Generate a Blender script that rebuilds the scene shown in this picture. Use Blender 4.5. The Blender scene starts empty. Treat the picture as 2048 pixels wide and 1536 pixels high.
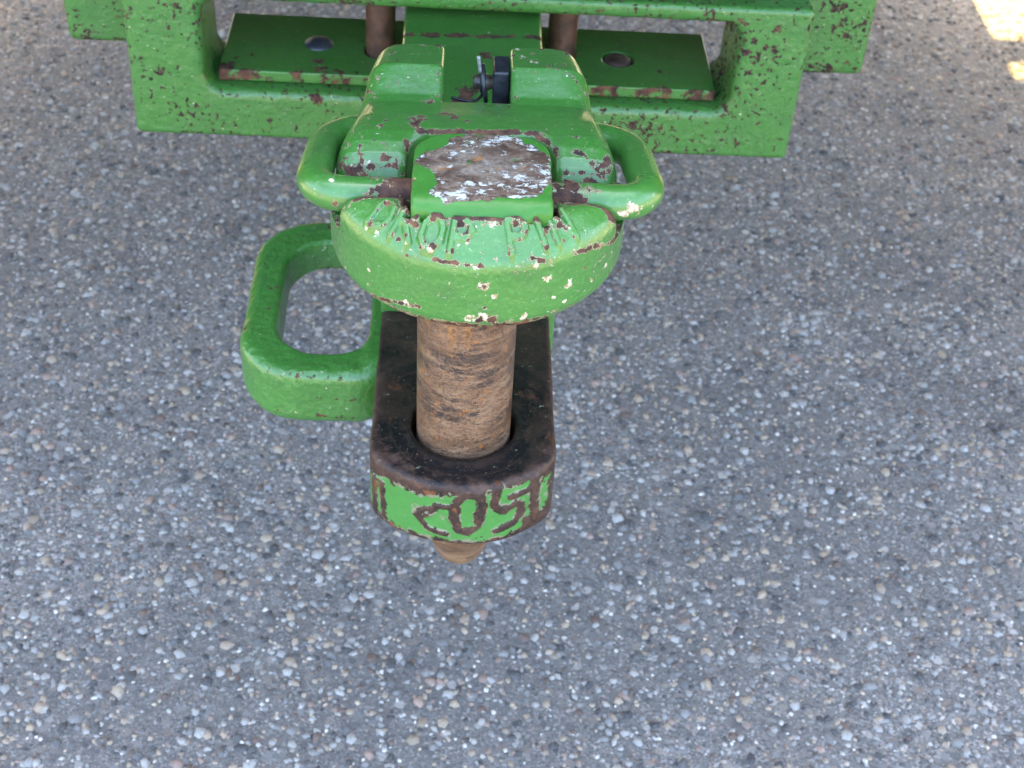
import bpy, bmesh, math, random
import numpy as np
from mathutils import Matrix, Vector

# ------------------------------------------------------------------ camera, world, sun, exposure
scn = bpy.context.scene
cam_d = bpy.data.cameras.new('camera')
cam = bpy.data.objects.new('camera', cam_d)
scn.collection.objects.link(cam)
cF = Vector((0.0394984, 0.7536753, -0.6560590)); cR = Vector((0.9988630, -0.0122418, 0.0460739)); cU = Vector((-0.0266934, 0.6571330, 0.7533019))
M4 = Matrix(((cR.x, cU.x, -cF.x, -0.006331), (cR.y, cU.y, -cF.y, -0.589238), (cR.z, cU.z, -cF.z, 0.542109), (0, 0, 0, 1)))
cam.matrix_world = M4
cam_d.sensor_width = 36.0
cam_d.lens = 52.734
cam_d.clip_start = 0.01
cam_d.clip_end = 400.0
cam_d.dof.use_dof = True
cam_d.dof.focus_distance = 0.73
cam_d.dof.aperture_fstop = 22.0
scn.camera = cam

SUN_EL = 50.0
world = bpy.data.worlds.new('World'); scn.world = world; world.use_nodes = True
wn = world.node_tree.nodes; wl = world.node_tree.links
sky = wn.new('ShaderNodeTexSky'); sky.sky_type = 'NISHITA'; sky.sun_disc = False
sky.sun_elevation = math.radians(SUN_EL); sky.sun_rotation = math.radians(0.0)
sky.air_density = 1.0; sky.dust_density = 5.0; sky.ozone_density = 0.6
wl.new(sky.outputs['Color'], wn['Background'].inputs['Color'])
wn['Background'].inputs['Strength'].default_value = 0.07
sun_d = bpy.data.lights.new('sun', 'SUN'); sun = bpy.data.objects.new('sun', sun_d); scn.collection.objects.link(sun)
sun_d.energy = 2.0; sun_d.angle = math.radians(0.53); sun_d.color = (1.0, 0.74, 0.24)
sun.rotation_euler = (-math.radians(90 - SUN_EL), 0, 0)
sun.location = (0, 6, 5)
vs = scn.view_settings
vs.view_transform = 'Standard'; vs.look = 'None'; vs.gamma = 1.0; vs.use_curve_mapping = False
vs.exposure = 4.9
cy = scn.cycles
cy.max_bounces = 5; cy.diffuse_bounces = 3; cy.glossy_bounces = 3; cy.caustics_reflective = False; cy.caustics_refractive = False

GZ = -0.45           # ground level; the drop pin's axis is x = y = 0 and the drawbar's worn top is z = 0
rng = np.random.default_rng(7)

# ------------------------------------------------------------------ scene helpers
def link(o, parent=None):
    scn.collection.objects.link(o)
    if parent is not None:
        o.parent = parent
    return o
def thing(name, label, cat, loc=(0, 0, 0), group=None):
    o = bpy.data.objects.new(name, None); o.empty_display_size = 0.03
    o.location = loc
    link(o); o['label'] = label; o['category'] = cat
    if group: o['group'] = group
    return o
def new_mesh(name, V, Fs, mat, parent=None, attrs=None, normals=None, smooth=True, auto=None):
    """V: (n,3) in world space; stored relative to the parent's location."""
    V = np.asarray(V, dtype=np.float64)
    off = np.array(parent_loc(parent))
    me = bpy.data.meshes.new(name)
    if isinstance(Fs, np.ndarray):
        k = Fs.shape[1]; n = len(Fs)
        me.vertices.add(len(V)); me.vertices.foreach_set('co', (V - off).astype(np.float32).ravel())
        me.loops.add(n * k); me.loops.foreach_set('vertex_index', Fs.astype(np.int32).ravel())
        me.polygons.add(n)
        me.polygons.foreach_set('loop_start', np.arange(0, n * k, k, dtype=np.int32))
        me.update(calc_edges=True)
    else:
        me.from_pydata([tuple(v) for v in (V - off)], [], Fs)
    me.validate()
    me.polygons.foreach_set('use_smooth', np.full(len(me.polygons), smooth))
    if attrs:
        for k, a in attrs.items():
            at = me.attributes.new(k, 'FLOAT', 'POINT'); at.data.foreach_set('value', np.asarray(a, dtype=np.float32))
    if normals is not None:
        me.normals_split_custom_set_from_vertices(np.asarray(normals, dtype=np.float32))
    elif auto is not None:
        me.set_sharp_from_angle(angle=math.radians(auto))
    me.materials.append(mat)
    me.update()
    o = bpy.data.objects.new(name, me)
    return link(o, parent)
def parent_loc(p):
    x = Vector((0, 0, 0))
    while p is not None:
        x = x + p.location; p = p.parent
    return (x.x, x.y, x.z)
def tag(o, label, cat, group=None):
    o['label'] = label; o['category'] = cat
    if group: o['group'] = group
    return o

# ---- geometry: boxes, lathes, tubes
def box_bm(boxes, bevel=0.0, seg=2):
    bm = bmesh.new()
    for (x0, x1, y0, y1, z0, z1) in boxes:
        r = bmesh.ops.create_cube(bm, size=1.0)
        for v in r['verts']:
            v.co = ((x0 + x1) / 2 + v.co.x * (x1 - x0), (y0 + y1) / 2 + v.co.y * (y1 - y0), (z0 + z1) / 2 + v.co.z * (z1 - z0))
    if bevel:
        bmesh.ops.bevel(bm, geom=list(bm.edges), offset=bevel, segments=seg, profile=0.5, affect='EDGES')
    return bm
def bm_arrays(bm):
    bm.verts.index_update()
    V = np.array([v.co[:] for v in bm.verts]); Fs = [[v.index for v in f.verts] for f in bm.faces]; bm.free()
    return V, Fs
def box(name, b, mat, parent, bevel=0.001, seg=2):
    V, Fs = bm_arrays(box_bm([b], bevel, seg))
    return new_mesh(name, V, Fs, mat, parent, auto=35)
def lathe(prof, n=64, center=(0, 0, 0), axis='z'):
    """prof: list of (r, h); open profile, capped when r = 0."""
    prof = np.array(prof); a = np.linspace(0, 2 * np.pi, n, endpoint=False)
    V = []
    for r, h in prof:
        V.append(np.stack([r * np.cos(a), r * np.sin(a), np.full(n, h)], -1))
    V = np.concatenate(V); m = len(prof)
    i, j = np.meshgrid(np.arange(m - 1), np.arange(n), indexing='ij')
    q = np.stack([i * n + j, i * n + (j + 1) % n, (i + 1) * n + (j + 1) % n, (i + 1) * n + j], -1).reshape(-1, 4)
    if axis == 'x':
        V = V[:, [2, 0, 1]]
    return V + np.array(center), q
def fine_profile(pts, step):
    out = []
    for (r0, h0), (r1, h1) in zip(pts[:-1], pts[1:]):
        n = max(1, int(math.hypot(r1 - r0, h1 - h0) / step))
        for k in range(n):
            t = k / n; out.append((r0 + (r1 - r0) * t, h0 + (h1 - h0) * t))
    out.append(pts[-1]); return out
def tube(path, r, n=20, closed=False):
    P = np.asarray(path, float); m = len(P)
    if closed:
        T = np.roll(P, -1, 0) - np.roll(P, 1, 0)
    else:
        T = np.gradient(P, axis=0)
    T /= np.linalg.norm(T, axis=1)[:, None]
    up = np.array([0, 0, 1.0]) if abs(T[0, 2]) < .9 else np.array([1.0, 0, 0])
    N = np.cross(T[0], up); N /= np.linalg.norm(N)
    a = np.linspace(0, 2 * np.pi, n, endpoint=False); V = []
    rr = np.broadcast_to(r, (m,))
    for k in range(m):
        N = N - T[k] * (N @ T[k]); N /= np.linalg.norm(N); B = np.cross(T[k], N)
        V.append(P[k] + rr[k] * (np.cos(a)[:, None] * N + np.sin(a)[:, None] * B))
    V = np.concatenate(V); Fs = []
    for k in range(m if closed else m - 1):
        k2 = (k + 1) % m
        for j in range(n):
            Fs.append([k * n + j, k * n + (j + 1) % n, k2 * n + (j + 1) % n, k2 * n + j])
    if not closed:
        Fs.append(list(range(n))[::-1]); Fs.append([(m - 1) * n + j for j in range(n)])
    return V, Fs
def round_path(pts, rad, n=8):
    pts = [np.array(p, float) for p in pts]; out = [pts[0]]
    for a, b, c in zip(pts[:-2], pts[1:-1], pts[2:]):
        u = (a - b) / np.linalg.norm(a - b); v = (c - b) / np.linalg.norm(c - b)
        p0 = b + u * rad; p1 = b + v * rad
        for t in np.linspace(0, 1, n):
            out.append((1 - t) ** 2 * p0 + 2 * t * (1 - t) * (b * .85 + (p0 + p1) * .075) + t ** 2 * p1)
    out.append(pts[-1]); return np.array(out)
def resample(path, step):
    P = np.asarray(path); d = np.r_[0, np.cumsum(np.linalg.norm(np.diff(P, axis=0), axis=1))]
    t = np.linspace(0, d[-1], int(d[-1] / step) + 1)
    return np.stack([np.interp(t, d, P[:, k]) for k in range(3)], -1)

# ---- signed distance shapes and surface nets, for the castings with their soft edges
def smin(a, b, k):
    h = np.clip(.5 + .5 * (b - a) / k, 0, 1)
    return b + (a - b) * h - k * h * (1 - h)
def smax(a, b, k):
    return -smin(-a, -b, k)
def sd_box(p, c, h, r=0.0):
    q = np.abs(p - np.array(c)) - (np.array(h) - r)
    return np.linalg.norm(np.maximum(q, 0), axis=-1) + np.minimum(q.max(-1), 0) - r
def sd_rect2(x, y, cx, cy, hx, hy, r):
    qx = np.abs(x - cx) - (hx - r); qy = np.abs(y - cy) - (hy - r)
    return np.hypot(np.maximum(qx, 0), np.maximum(qy, 0)) + np.minimum(np.maximum(qx, qy), 0) - r
def sd_poly(x, y, pts):
    pts = np.asarray(pts, float); d = np.full(x.shape, 1e9); s = np.ones(x.shape)
    n = len(pts)
    for i in range(n):
        a = pts[i]; b = pts[i - 1]; ex, ey = b - a
        wx = x - a[0]; wy = y - a[1]
        t = np.clip((wx * ex + wy * ey) / (ex * ex + ey * ey), 0, 1)
        d = np.minimum(d, (wx - ex * t) ** 2 + (wy - ey * t) ** 2)
        c1 = y >= a[1]; c2 = y < b[1]; c3 = ex * wy > ey * wx
        flip = (c1 & c2 & c3) | (~c1 & ~c2 & ~c3)
        s = np.where(flip, -s, s)
    return s * np.sqrt(d)
def sd_strokes(x, y, strokes):
    d = np.full(x.shape, 1e9)
    for s in strokes:
        for a, b in zip(s[:-1], s[1:]):
            ex, ey = b[0] - a[0], b[1] - a[1]
            wx = x - a[0]; wy = y - a[1]
            t = np.clip((wx * ex + wy * ey) / (ex * ex + ey * ey + 1e-12), 0, 1)
            d = np.minimum(d, np.hypot(wx - ex * t, wy - ey * t))
    return d
DETAIL = [True]
def hash_noise(p, scale, seed=0, octaves=2):
    """value noise, for dents and for the unevenness of casting"""
    if not DETAIL[0]: return 0.0
    out = np.zeros(len(p)); amp = 1.0; tot = 0
    for o in range(octaves):
        q = p * scale * (2 ** o) + 37.7 * (seed + o); i = np.floor(q).astype(np.int64); f = q - i; f = f * f * (3 - 2 * f)
        def h(ix, iy, iz):
            n = (ix * 374761393 + iy * 668265263 + iz * 2147483647 + seed * 1274126177) & 0xffffffff
            n = ((n ^ (n >> 13)) * 1274126177) & 0xffffffff
            return ((n ^ (n >> 16)) & 0xffff) / 65535.0
        v = 0
        for dx in (0, 1):
            for dy in (0, 1):
                for dz in (0, 1):
                    w = (f[:, 0] if dx else 1 - f[:, 0]) * (f[:, 1] if dy else 1 - f[:, 1]) * (f[:, 2] if dz else 1 - f[:, 2])
                    v = v + w * h(i[:, 0] + dx, i[:, 1] + dy, i[:, 2] + dz)
        out += (v - .5) * amp; tot += amp; amp *= .5
    return out / tot
def grad(sdf, V, e=4e-4):
    n = np.zeros_like(V)
    for k in range(3):
        d = np.zeros(3); d[k] = e
        n[:, k] = sdf(V + d) - sdf(V - d)
    return n / np.maximum(np.linalg.norm(n, axis=1), 1e-9)[:, None]
def net(sdf, lo, hi, h):
    lo = np.array(lo); hi = np.array(hi); n = np.ceil((hi - lo) / h).astype(int) + 1
    DETAIL[0] = False; B = 5
    nb = (n + B - 1) // B
    cx = [lo[k] + h * (np.arange(nb[k]) * B + (B - 1) / 2) for k in range(3)]
    X, Y, Z = np.meshgrid(*cx, indexing='ij')
    C = sdf(np.stack([X.ravel(), Y.ravel(), Z.ravel()], -1)).reshape(X.shape)
    D = np.repeat(np.repeat(np.repeat(C, B, 0), B, 1), B, 2)[:n[0], :n[1], :n[2]].copy()
    m = np.abs(D) < h * B * 1.35 + .0025
    ii = np.argwhere(m)
    for i0 in range(0, len(ii), 400000):
        q = ii[i0:i0 + 400000]; D[tuple(q.T)] = sdf(lo + h * q)
    S = D < 0; DETAIL[0] = True
    c = [S[i:n[0] - 1 + i, j:n[1] - 1 + j, k:n[2] - 1 + k] for i in (0, 1) for j in (0, 1) for k in (0, 1)]
    cnt = sum(a.astype(np.int8) for a in c)
    act = (cnt > 0) & (cnt < 8)
    idx = -np.ones(act.shape, dtype=np.int64); cells = np.argwhere(act); idx[act] = np.arange(len(cells))
    pos = np.zeros((len(cells), 3)); num = np.zeros(len(cells))
    off = [(i, j, k) for i in (0, 1) for j in (0, 1) for k in (0, 1)]
    for a in off:
        for ax_ in range(3):
            if a[ax_] == 1: continue
            b = list(a); b[ax_] = 1
            da = D[tuple((cells + a).T)]; db = D[tuple((cells + b).T)]
            m = (da < 0) != (db < 0)
            t = np.where(m, da / np.where(m, da - db, 1), 0)
            p = np.tile(np.array(a, float), (len(cells), 1)); p[:, ax_] = t
            pos += p * m[:, None]; num += m
    V = lo + h * (cells + pos / num[:, None])
    quads = []
    for ax_ in range(3):
        sl0 = [slice(None)] * 3; sl1 = [slice(None)] * 3
        sl0[ax_] = slice(0, -1); sl1[ax_] = slice(1, None)
        ch = S[tuple(sl0)] != S[tuple(sl1)]
        e = np.argwhere(ch); u, w = [(1, 2), (2, 0), (0, 1)][ax_]
        e = e[(e[:, u] > 0) & (e[:, w] > 0) & (e[:, u] < n[u] - 1) & (e[:, w] < n[w] - 1)]
        def g(du, dw):
            q = e.copy(); q[:, u] += du; q[:, w] += dw
            return idx[tuple(q.T)]
        qd = np.stack([g(-1, -1), g(0, -1), g(0, 0), g(-1, 0)], -1)
        inside = S[tuple(e.T)]
        qd[~inside] = qd[~inside][:, ::-1]
        quads.append(qd)
    Q = np.concatenate(quads)
    for _ in range(2):
        N = grad(sdf, V); V = V - N * np.clip(sdf(V), -h * .5, h * .5)[:, None]
    N = grad(sdf, V)
    d = .0035
    edge = np.clip((sdf(V - N * d) + d) / d * 2.2, 0, 1)
    return V, Q, N, edge
def spots(V, L, grow=1.0):
    """wear laid down at places on the casting: (x, y, z, radius, strength)"""
    a = np.zeros(len(V))
    for s in L:
        d = np.linalg.norm(V - np.array(s[:3]), axis=1) / (s[3] * grow)
        a = np.maximum(a, s[4] * np.clip(1.25 - d, 0, 1))
    return a
def lines(V, L, grow=1.0):
    """wear along a 3D polyline: (points, radius, strength)"""
    a = np.zeros(len(V))
    for pts, r, st in L:
        pts = np.asarray(pts, float)
        for p, q in zip(pts[:-1], pts[1:]):
            e = q - p; t = np.clip(((V - p) @ e) / (e @ e), 0, 1)
            d = np.linalg.norm(V - p - t[:, None] * e, axis=1) / (r * grow)
            a = np.maximum(a, st * np.clip(1.3 - d, 0, 1))
    return a

# ------------------------------------------------------------------ materials
class NT:
    def __init__(s, name):
        s.m = bpy.data.materials.new(name); s.m.use_nodes = True
        s.t = s.m.node_tree; s.b = s.t.nodes['Principled BSDF']
    def n(s, typ, ins=None, **kw):
        x = s.t.nodes.new(typ)
        for k, v in kw.items(): setattr(x, k, v)
        for k, v in (ins or {}).items(): s.set(x.inputs[k], v)
        return x
    def set(s, sock, v):
        if isinstance(v, bpy.types.NodeSocket): s.t.links.new(v, sock)
        elif isinstance(v, (tuple, list)) and len(v) == 3 and sock.type == 'RGBA': sock.default_value = (*v, 1)
        else: sock.default_value = v
    def math(s, op, a, b=0.0, c=0.0, clamp=False):
        x = s.n('ShaderNodeMath', operation=op, use_clamp=clamp)
        s.set(x.inputs[0], a); s.set(x.inputs[1], b); s.set(x.inputs[2], c); return x.outputs[0]
    def vec(s, op, a, b=(0, 0, 0)):
        x = s.n('ShaderNodeVectorMath', operation=op); s.set(x.inputs[0], a); s.set(x.inputs[1], b); return x.outputs[0]
    def noise(s, co, scale, detail=4, rough=.55, dist=0.0, out='Fac'):
        return s.n('ShaderNodeTexNoise', {'Vector': co, 'Scale': scale, 'Detail': detail, 'Roughness': rough, 'Distortion': dist}).outputs[out]
    def vor(s, co, scale, out='Distance', feature='F1', rnd=1.0):
        return s.n('ShaderNodeTexVoronoi', {'Vector': co, 'Scale': scale, 'Randomness': rnd}, feature=feature).outputs[out]
    def step(s, v, lo, hi):
        x = s.n('ShaderNodeMapRange', {'Value': v, 'From Min': lo, 'From Max': hi}); x.interpolation_type = 'SMOOTHSTEP'; return x.outputs[0]
    def rng(s, v, lo, hi, a, b):
        return s.n('ShaderNodeMapRange', {'Value': v, 'From Min': lo, 'From Max': hi, 'To Min': a, 'To Max': b}).outputs[0]
    def mix(s, f, a, b, mode='MIX'):
        x = s.n('ShaderNodeMix', data_type='RGBA', blend_type=mode); s.set(x.inputs['Factor'], f); s.set(x.inputs[6], a); s.set(x.inputs[7], b); return x.outputs[2]
    def ramp(s, v, stops, interp='LINEAR'):
        x = s.n('ShaderNodeValToRGB', {'Fac': v}); cr = x.color_ramp; cr.interpolation = interp
        while len(cr.elements) < len(stops): cr.elements.new(.5)
        for e, (p, c) in zip(cr.elements, stops): e.position = p; e.color = (*c, 1)
        return x.outputs[0]
    def attr(s, name):
        return s.n('ShaderNodeAttribute', attribute_name=name).outputs['Fac']
    def co(s):
        return s.n('ShaderNodeTexCoord').outputs['Object']
    def scale(s, co, v, rot=(0, 0, 0)):
        return s.n('ShaderNodeMapping', {'Vector': co, 'Scale': v, 'Rotation': rot}).outputs[0]
    def bump(s, h, dist, strength=1.0, normal=None):
        x = s.n('ShaderNodeBump', {'Height': h, 'Distance': dist, 'Strength': strength})
        if normal is not None: s.set(x.inputs['Normal'], normal)
        return x.outputs[0]
    def out(s, color, rough, normal=None, spec=.5, metal=None, coat=None):
        s.set(s.b.inputs['Base Color'], color); s.set(s.b.inputs['Roughness'], rough)
        s.set(s.b.inputs['Specular IOR Level'], spec)
        if metal is not None: s.set(s.b.inputs['Metallic'], metal)
        if coat is not None: s.set(s.b.inputs['Coat Weight'], coat); s.set(s.b.inputs['Coat Roughness'], .2)
        if normal is not None: s.set(s.b.inputs['Normal'], normal)
        return s.m

GREEN = (0.030, 0.132, 0.018)
GREEN2 = (0.050, 0.168, 0.026)
PRIMER = (0.42, 0.40, 0.26)
RUST_D = (0.036, 0.020, 0.016); RUST_M = (0.085, 0.042, 0.028); RUST_L = (0.16, 0.080, 0.042)

def rust_colour(nt, co, scale=140):
    n = nt.noise(co, scale, 5, .65); n2 = nt.noise(co, scale * 4, 3, .6)
    return nt.mix(nt.step(n2, .5, .75), nt.ramp(n, [(.38, RUST_D), (.51, RUST_M), (.66, RUST_L)]), RUST_D)
def paint(name, chip_scale=110, edge_gain=.35, bias=0.0, thr=.30, rim=.05, specks=.70, peel=.00035, peel_scale=170, pits=0.0, pit_scale=190,
          rough=.32, rim_col=PRIMER, tone=1.0, scratches=True, wgain=1.42):
    nt = NT(name); co = nt.co()
    g1 = tuple(c * tone for c in GREEN); g2 = tuple(c * tone for c in GREEN2)
    nA = nt.noise(co, chip_scale, 7, .66); nB = nt.noise(co, chip_scale * .28, 3, .5)
    wear = nt.attr('wear'); edge = nt.attr('edge')
    sc = nt.math('ADD', nt.math('MULTIPLY', nt.math('SUBTRACT', nA, .5), 3.5), nt.math('MULTIPLY', nt.math('SUBTRACT', nB, .5), 1.3))
    sc = nt.math('ADD', sc, nt.math('ADD', nt.math('MULTIPLY', wear, wgain), nt.math('MULTIPLY', edge, edge_gain)))
    sc = nt.math('ADD', sc, bias)
    f_rim = nt.step(sc, thr, thr + .015)
    f_rust = nt.step(sc, thr + rim, thr + rim + .03)
    base = nt.mix(nt.noise(co, 22, 3), g1, g2)
    fine = nt.noise(co, 420, 3, .6)
    base = nt.mix(nt.math('MULTIPLY', nt.step(fine, .54, .66), .25), base, (.10, .26, .07))
    # sparse pale nicks and fine scratches in the paint
    sp = nt.noise(co, 620, 3, .6)
    f_sp = nt.math('MULTIPLY', nt.step(sp, specks, specks + .02), .8)
    base = nt.mix(f_sp, base, (.28, .40, .24))
    if scratches:
        s1 = nt.noise(nt.scale(co, (30, 420, 420), (.2, .3, .55)), 1.0, 2, .5)
        s2 = nt.noise(nt.scale(co, (380, 26, 380), (.1, .1, -.4)), 1.0, 2, .5)
        area = nt.step(nt.noise(co, 16, 2), .48, .62)
        f_s = nt.math('MULTIPLY', nt.math('MAXIMUM', nt.step(s1, .70, .74), nt.step(s2, .70, .74)), nt.math('MULTIPLY', area, .5))
        base = nt.mix(f_s, base, (.17, .32, .13))
    # soft dirt
    dirt = nt.step(nt.noise(co, 45, 5, .7), .50, .66)
    base = nt.mix(nt.math('MULTIPLY', dirt, .30), base, (.035, .085, .030))
    pale = nt.attr('pale')
    f_pale = nt.step(nt.math('ADD', nt.math('MULTIPLY', nt.math('SUBTRACT', nt.noise(co, 260, 5, .7), .5), 4.0), nt.math('MULTIPLY', pale, 1.9)), .66, .72)
    rust = rust_colour(nt, co)
    col = nt.mix(f_rim, base, nt.mix(nt.noise(co, 500, 2), rim_col, (.28, .21, .11)))
    col = nt.mix(f_pale, col, nt.mix(nt.step(nt.noise(co, 380, 3), .45, .6), (.50, .47, .34), (.27, .19, .10)))
    col = nt.mix(f_rust, col, rust)
    gone = nt.math('MAXIMUM', f_rim, f_rust)
    if pits:
        pn = nt.noise(co, pit_scale, 3, .55)
        dens = nt.math('ADD', nt.math('MULTIPLY', nt.math('SUBTRACT', nt.noise(co, 22, 4), .5), .45), nt.math('MULTIPLY', nt.attr('pit'), .045))
        f_p = nt.step(nt.math('ADD', pn, dens), pits, pits + .03)
        pn2 = nt.noise(co, pit_scale * .42, 5, .62)
        f_p = nt.math('MAXIMUM', f_p, nt.step(nt.math('ADD', pn2, dens), pits + .03, pits + .045))
        col = nt.mix(f_p, col, nt.mix(nt.step(nt.noise(co, 300, 3), .42, .58), (.026, .016, .013), (.075, .040, .028)))
        gone = nt.math('MAXIMUM', gone, f_p)
    h = nt.math('SUBTRACT', nt.math('MULTIPLY', nt.noise(co, peel_scale, 3, .5), peel / .0005), nt.math('MULTIPLY', gone, .5))
    nrm = nt.bump(h, .0005)
    r = nt.math('ADD', nt.math('MULTIPLY', gone, .42), nt.rng(nt.noise(co, 60, 4), .3, .7, rough - .05, rough + .12), clamp=True)
    return nt.out(col, r, nrm, spec=nt.math('SUBTRACT', .5, nt.math('MULTIPLY', gone, .3)), coat=nt.math('MULTIPLY', nt.math('SUBTRACT', 1, gone), .40))

M_head = paint('worn green paint on the pin head', chip_scale=320, edge_gain=.50, thr=.60, rim=.13, wgain=2.0, peel=.0006, peel_scale=330, specks=.69)
M_strap = paint('worn green paint on the strap', chip_scale=270, edge_gain=.40, thr=.60, rim=.08, wgain=1.75, peel=.0004, peel_scale=200, specks=.70)
M_bail = paint('worn green paint on the handle', chip_scale=170, edge_gain=.0, thr=.66, rim=.08, peel=.00012, peel_scale=120, rough=.3, specks=.71)
M_frame = paint('chipped green paint on the frame', chip_scale=200, edge_gain=.44, thr=.62, rim=.0, peel=.0008, peel_scale=300, pits=.625, pit_scale=230, rim_col=RUST_M, scratches=False, specks=.74, rough=.42)
M_loop = paint('green paint on the tow loop', chip_scale=240, edge_gain=.18, thr=.68, rim=.0, peel=.0010, peel_scale=260, rim_col=(.03, .04, .025), scratches=False, specks=.80, rough=.34)
M_plate = paint('green paint on the wear plate', chip_scale=110, edge_gain=.0, thr=.60, rim=.0, peel=.0001, rim_col=RUST_M, scratches=False, specks=.8, rough=.38)
M_tract = paint('tractor green', chip_scale=60, edge_gain=0, thr=1.2, rim=.0, peel=.0002, scratches=False, specks=.9)

def mat_pin():
    nt = NT('rusty ground steel'); co = nt.co()
    z = nt.math('SUBTRACT', nt.n('ShaderNodeSeparateXYZ', {'Vector': co}).outputs['Z'], .1075)
    sw = nt.scale(co, (42, 42, 110), (.30, .16, 0)); up = nt.scale(co, (210, 210, 16))
    a = nt.noise(sw, 1.0, 9, .72, .6); b = nt.noise(up, 1.0, 4, .6); c = nt.noise(co, 430, 5, .7); d = nt.noise(co, 55, 6, .65, .3); e = nt.noise(co, 1300, 2, .6)
    m = nt.math('ADD', nt.math('MULTIPLY', a, .55), nt.math('ADD', nt.math('MULTIPLY', c, .3), nt.math('MULTIPLY', d, .15)))
    col = nt.ramp(m, [(.38, (.065, .035, .022)), (.46, (.140, .080, .047)), (.52, (.215, .130, .076)), (.58, (.255, .175, .115)), (.66, (.30, .235, .175))])
    streak = nt.math('MULTIPLY', nt.step(z, .062, .088), nt.step(b, .50, .58))
    col = nt.mix(nt.math('MULTIPLY', streak, .75), col, (.28, .135, .042))
    col = nt.mix(nt.math('MULTIPLY', nt.step(c, .525, .57), .65), col, (.060, .027, .015))
    col = nt.mix(nt.math('MULTIPLY', nt.step(e, .54, .62), .30), col, (.32, .26, .205))
    band = nt.math('MULTIPLY', nt.step(z, .012, .034), nt.math('SUBTRACT', 1.0, nt.step(z, .058, .074)))
    g = nt.noise(nt.scale(co, (24, 24, 95), (.30, .22, 0)), 1.0, 9, .74, .4)
    f = nt.math('MULTIPLY', nt.step(nt.math('ADD', g, nt.math('MULTIPLY', band, .10)), .575, .635), nt.rng(c, .4, .58, .35, .95))
    col = nt.mix(f, col, (.026, .024, .025))
    col = nt.mix(nt.math('MULTIPLY', nt.step(nt.noise(co, 170, 4, .6), .62, .66), .8), col, (.32, .13, .03))
    low = nt.math('SUBTRACT', 1.0, nt.step(z, -.062, -.045))
    col = nt.mix(nt.math('MULTIPLY', low, .6), col, nt.ramp(a, [(.42, (.16, .085, .042)), (.58, (.42, .27, .14))]))
    return nt.out(col, nt.rng(d, .4, .6, .28, .52), nt.bump(nt.math('ADD', c, a), .0008), spec=.5, metal=.45)
def mat_bar():
    nt = NT('worn greasy drawbar steel'); co = nt.co()
    sep = nt.n('ShaderNodeSeparateXYZ', {'Vector': co}); x, y, z = sep.outputs
    nz = nt.n('ShaderNodeSeparateXYZ', {'Vector': nt.n('ShaderNodeNewGeometry').outputs['Normal']}).outputs['Z']
    top = nt.step(nz, .55, .9)
    r = nt.n('ShaderNodeVectorMath', {0: nt.n('ShaderNodeCombineXYZ', {'X': x, 'Y': y}).outputs[0]}, operation='LENGTH').outputs['Value']
    n = nt.noise(co, 95, 7, .70, .3); n2 = nt.noise(co, 260, 5, .66)
    steel = nt.ramp(n, [(.38, (.016, .010, .008)), (.5, (.034, .019, .014)), (.60, (.052, .029, .020)), (.72, (.085, .058, .044))])
    steel = nt.mix(nt.math('MULTIPLY', nt.step(n2, .53, .62), .5), steel, (.095, .045, .024))
    rr = nt.math('ADD', r, nt.math('MULTIPLY', nt.math('SUBTRACT', n, .5), .06))
    greasy = nt.math('MULTIPLY', top, nt.math('SUBTRACT', 1.0, nt.step(rr, .040, .052)))
    back = nt.math('MULTIPLY', top, nt.math('MULTIPLY', nt.step(y, .005, .05), .9))
    greasy = nt.math('MAXIMUM', greasy, nt.math('MULTIPLY', back, nt.rng(nt.noise(co, 38, 6, .65), .42, .58, 1, .45)), clamp=True)
    gcol = nt.mix(nt.step(nt.noise(co, 40, 7, .68, .6), .47, .62), (.006, .0055, .006), (.030, .019, .013))
    gcol = nt.mix(nt.math('MULTIPLY', nt.step(nt.noise(co, 900, 2), .66, .70), .8), gcol, (.15, .10, .06))
    ring = nt.math('MULTIPLY', nt.step(nt.noise(nt.n('ShaderNodeCombineXYZ', {'X': nt.math('MULTIPLY', r, 210), 'Y': nt.math('MULTIPLY', n, 2.0)}).outputs[0], 1.0, 3), .50, .60), .6)
    gcol = nt.mix(ring, gcol, (.036, .022, .015))
    col = nt.mix(greasy, steel, gcol)
    # what is left of the green paint on the nose, round the worn-bare raised characters
    g = nt.math('ADD', nt.attr('green'), nt.math('MULTIPLY', nt.math('SUBTRACT', nt.noise(co, 200, 7, .72), .5), 7.0))
    g2 = nt.math('ADD', nt.attr('green'), nt.math('MULTIPLY', nt.math('SUBTRACT', nt.noise(co, 130, 7, .74), .5), 9.0))
    f_p = nt.step(g, .0, .06); f_g = nt.step(g2, .22, .30)
    primer = nt.mix(nt.noise(co, 300, 3), (.21, .225, .15), (.12, .10, .065))
    grn = nt.mix(nt.noise(co, 90, 3), (.042, .165, .030), (.056, .192, .044))
    col = nt.mix(f_p, col, nt.mix(f_g, primer, grn))
    # an orange bloom of fresh rust here and there on the sides
    o = nt.math('MULTIPLY', nt.step(nt.noise(co, 60, 5, .65), .60, .67), nt.math('SUBTRACT', 1.0, f_p))
    col = nt.mix(nt.math('MULTIPLY', o, nt.rng(top, 0, 1, .75, .25)), col, (.19, .065, .02))
    h = nt.math('ADD', nt.math('MULTIPLY', f_p, .5), nt.math('ADD', nt.math('MULTIPLY', n2, .7), nt.math('MULTIPLY', n, .8)))
    rough = nt.mix(greasy, nt.rng(n, .3, .7, .45, .62), nt.rng(n2, .3, .7, .30, .55))
    return nt.out(col, rough, nt.bump(h, .0006), spec=.3)
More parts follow.
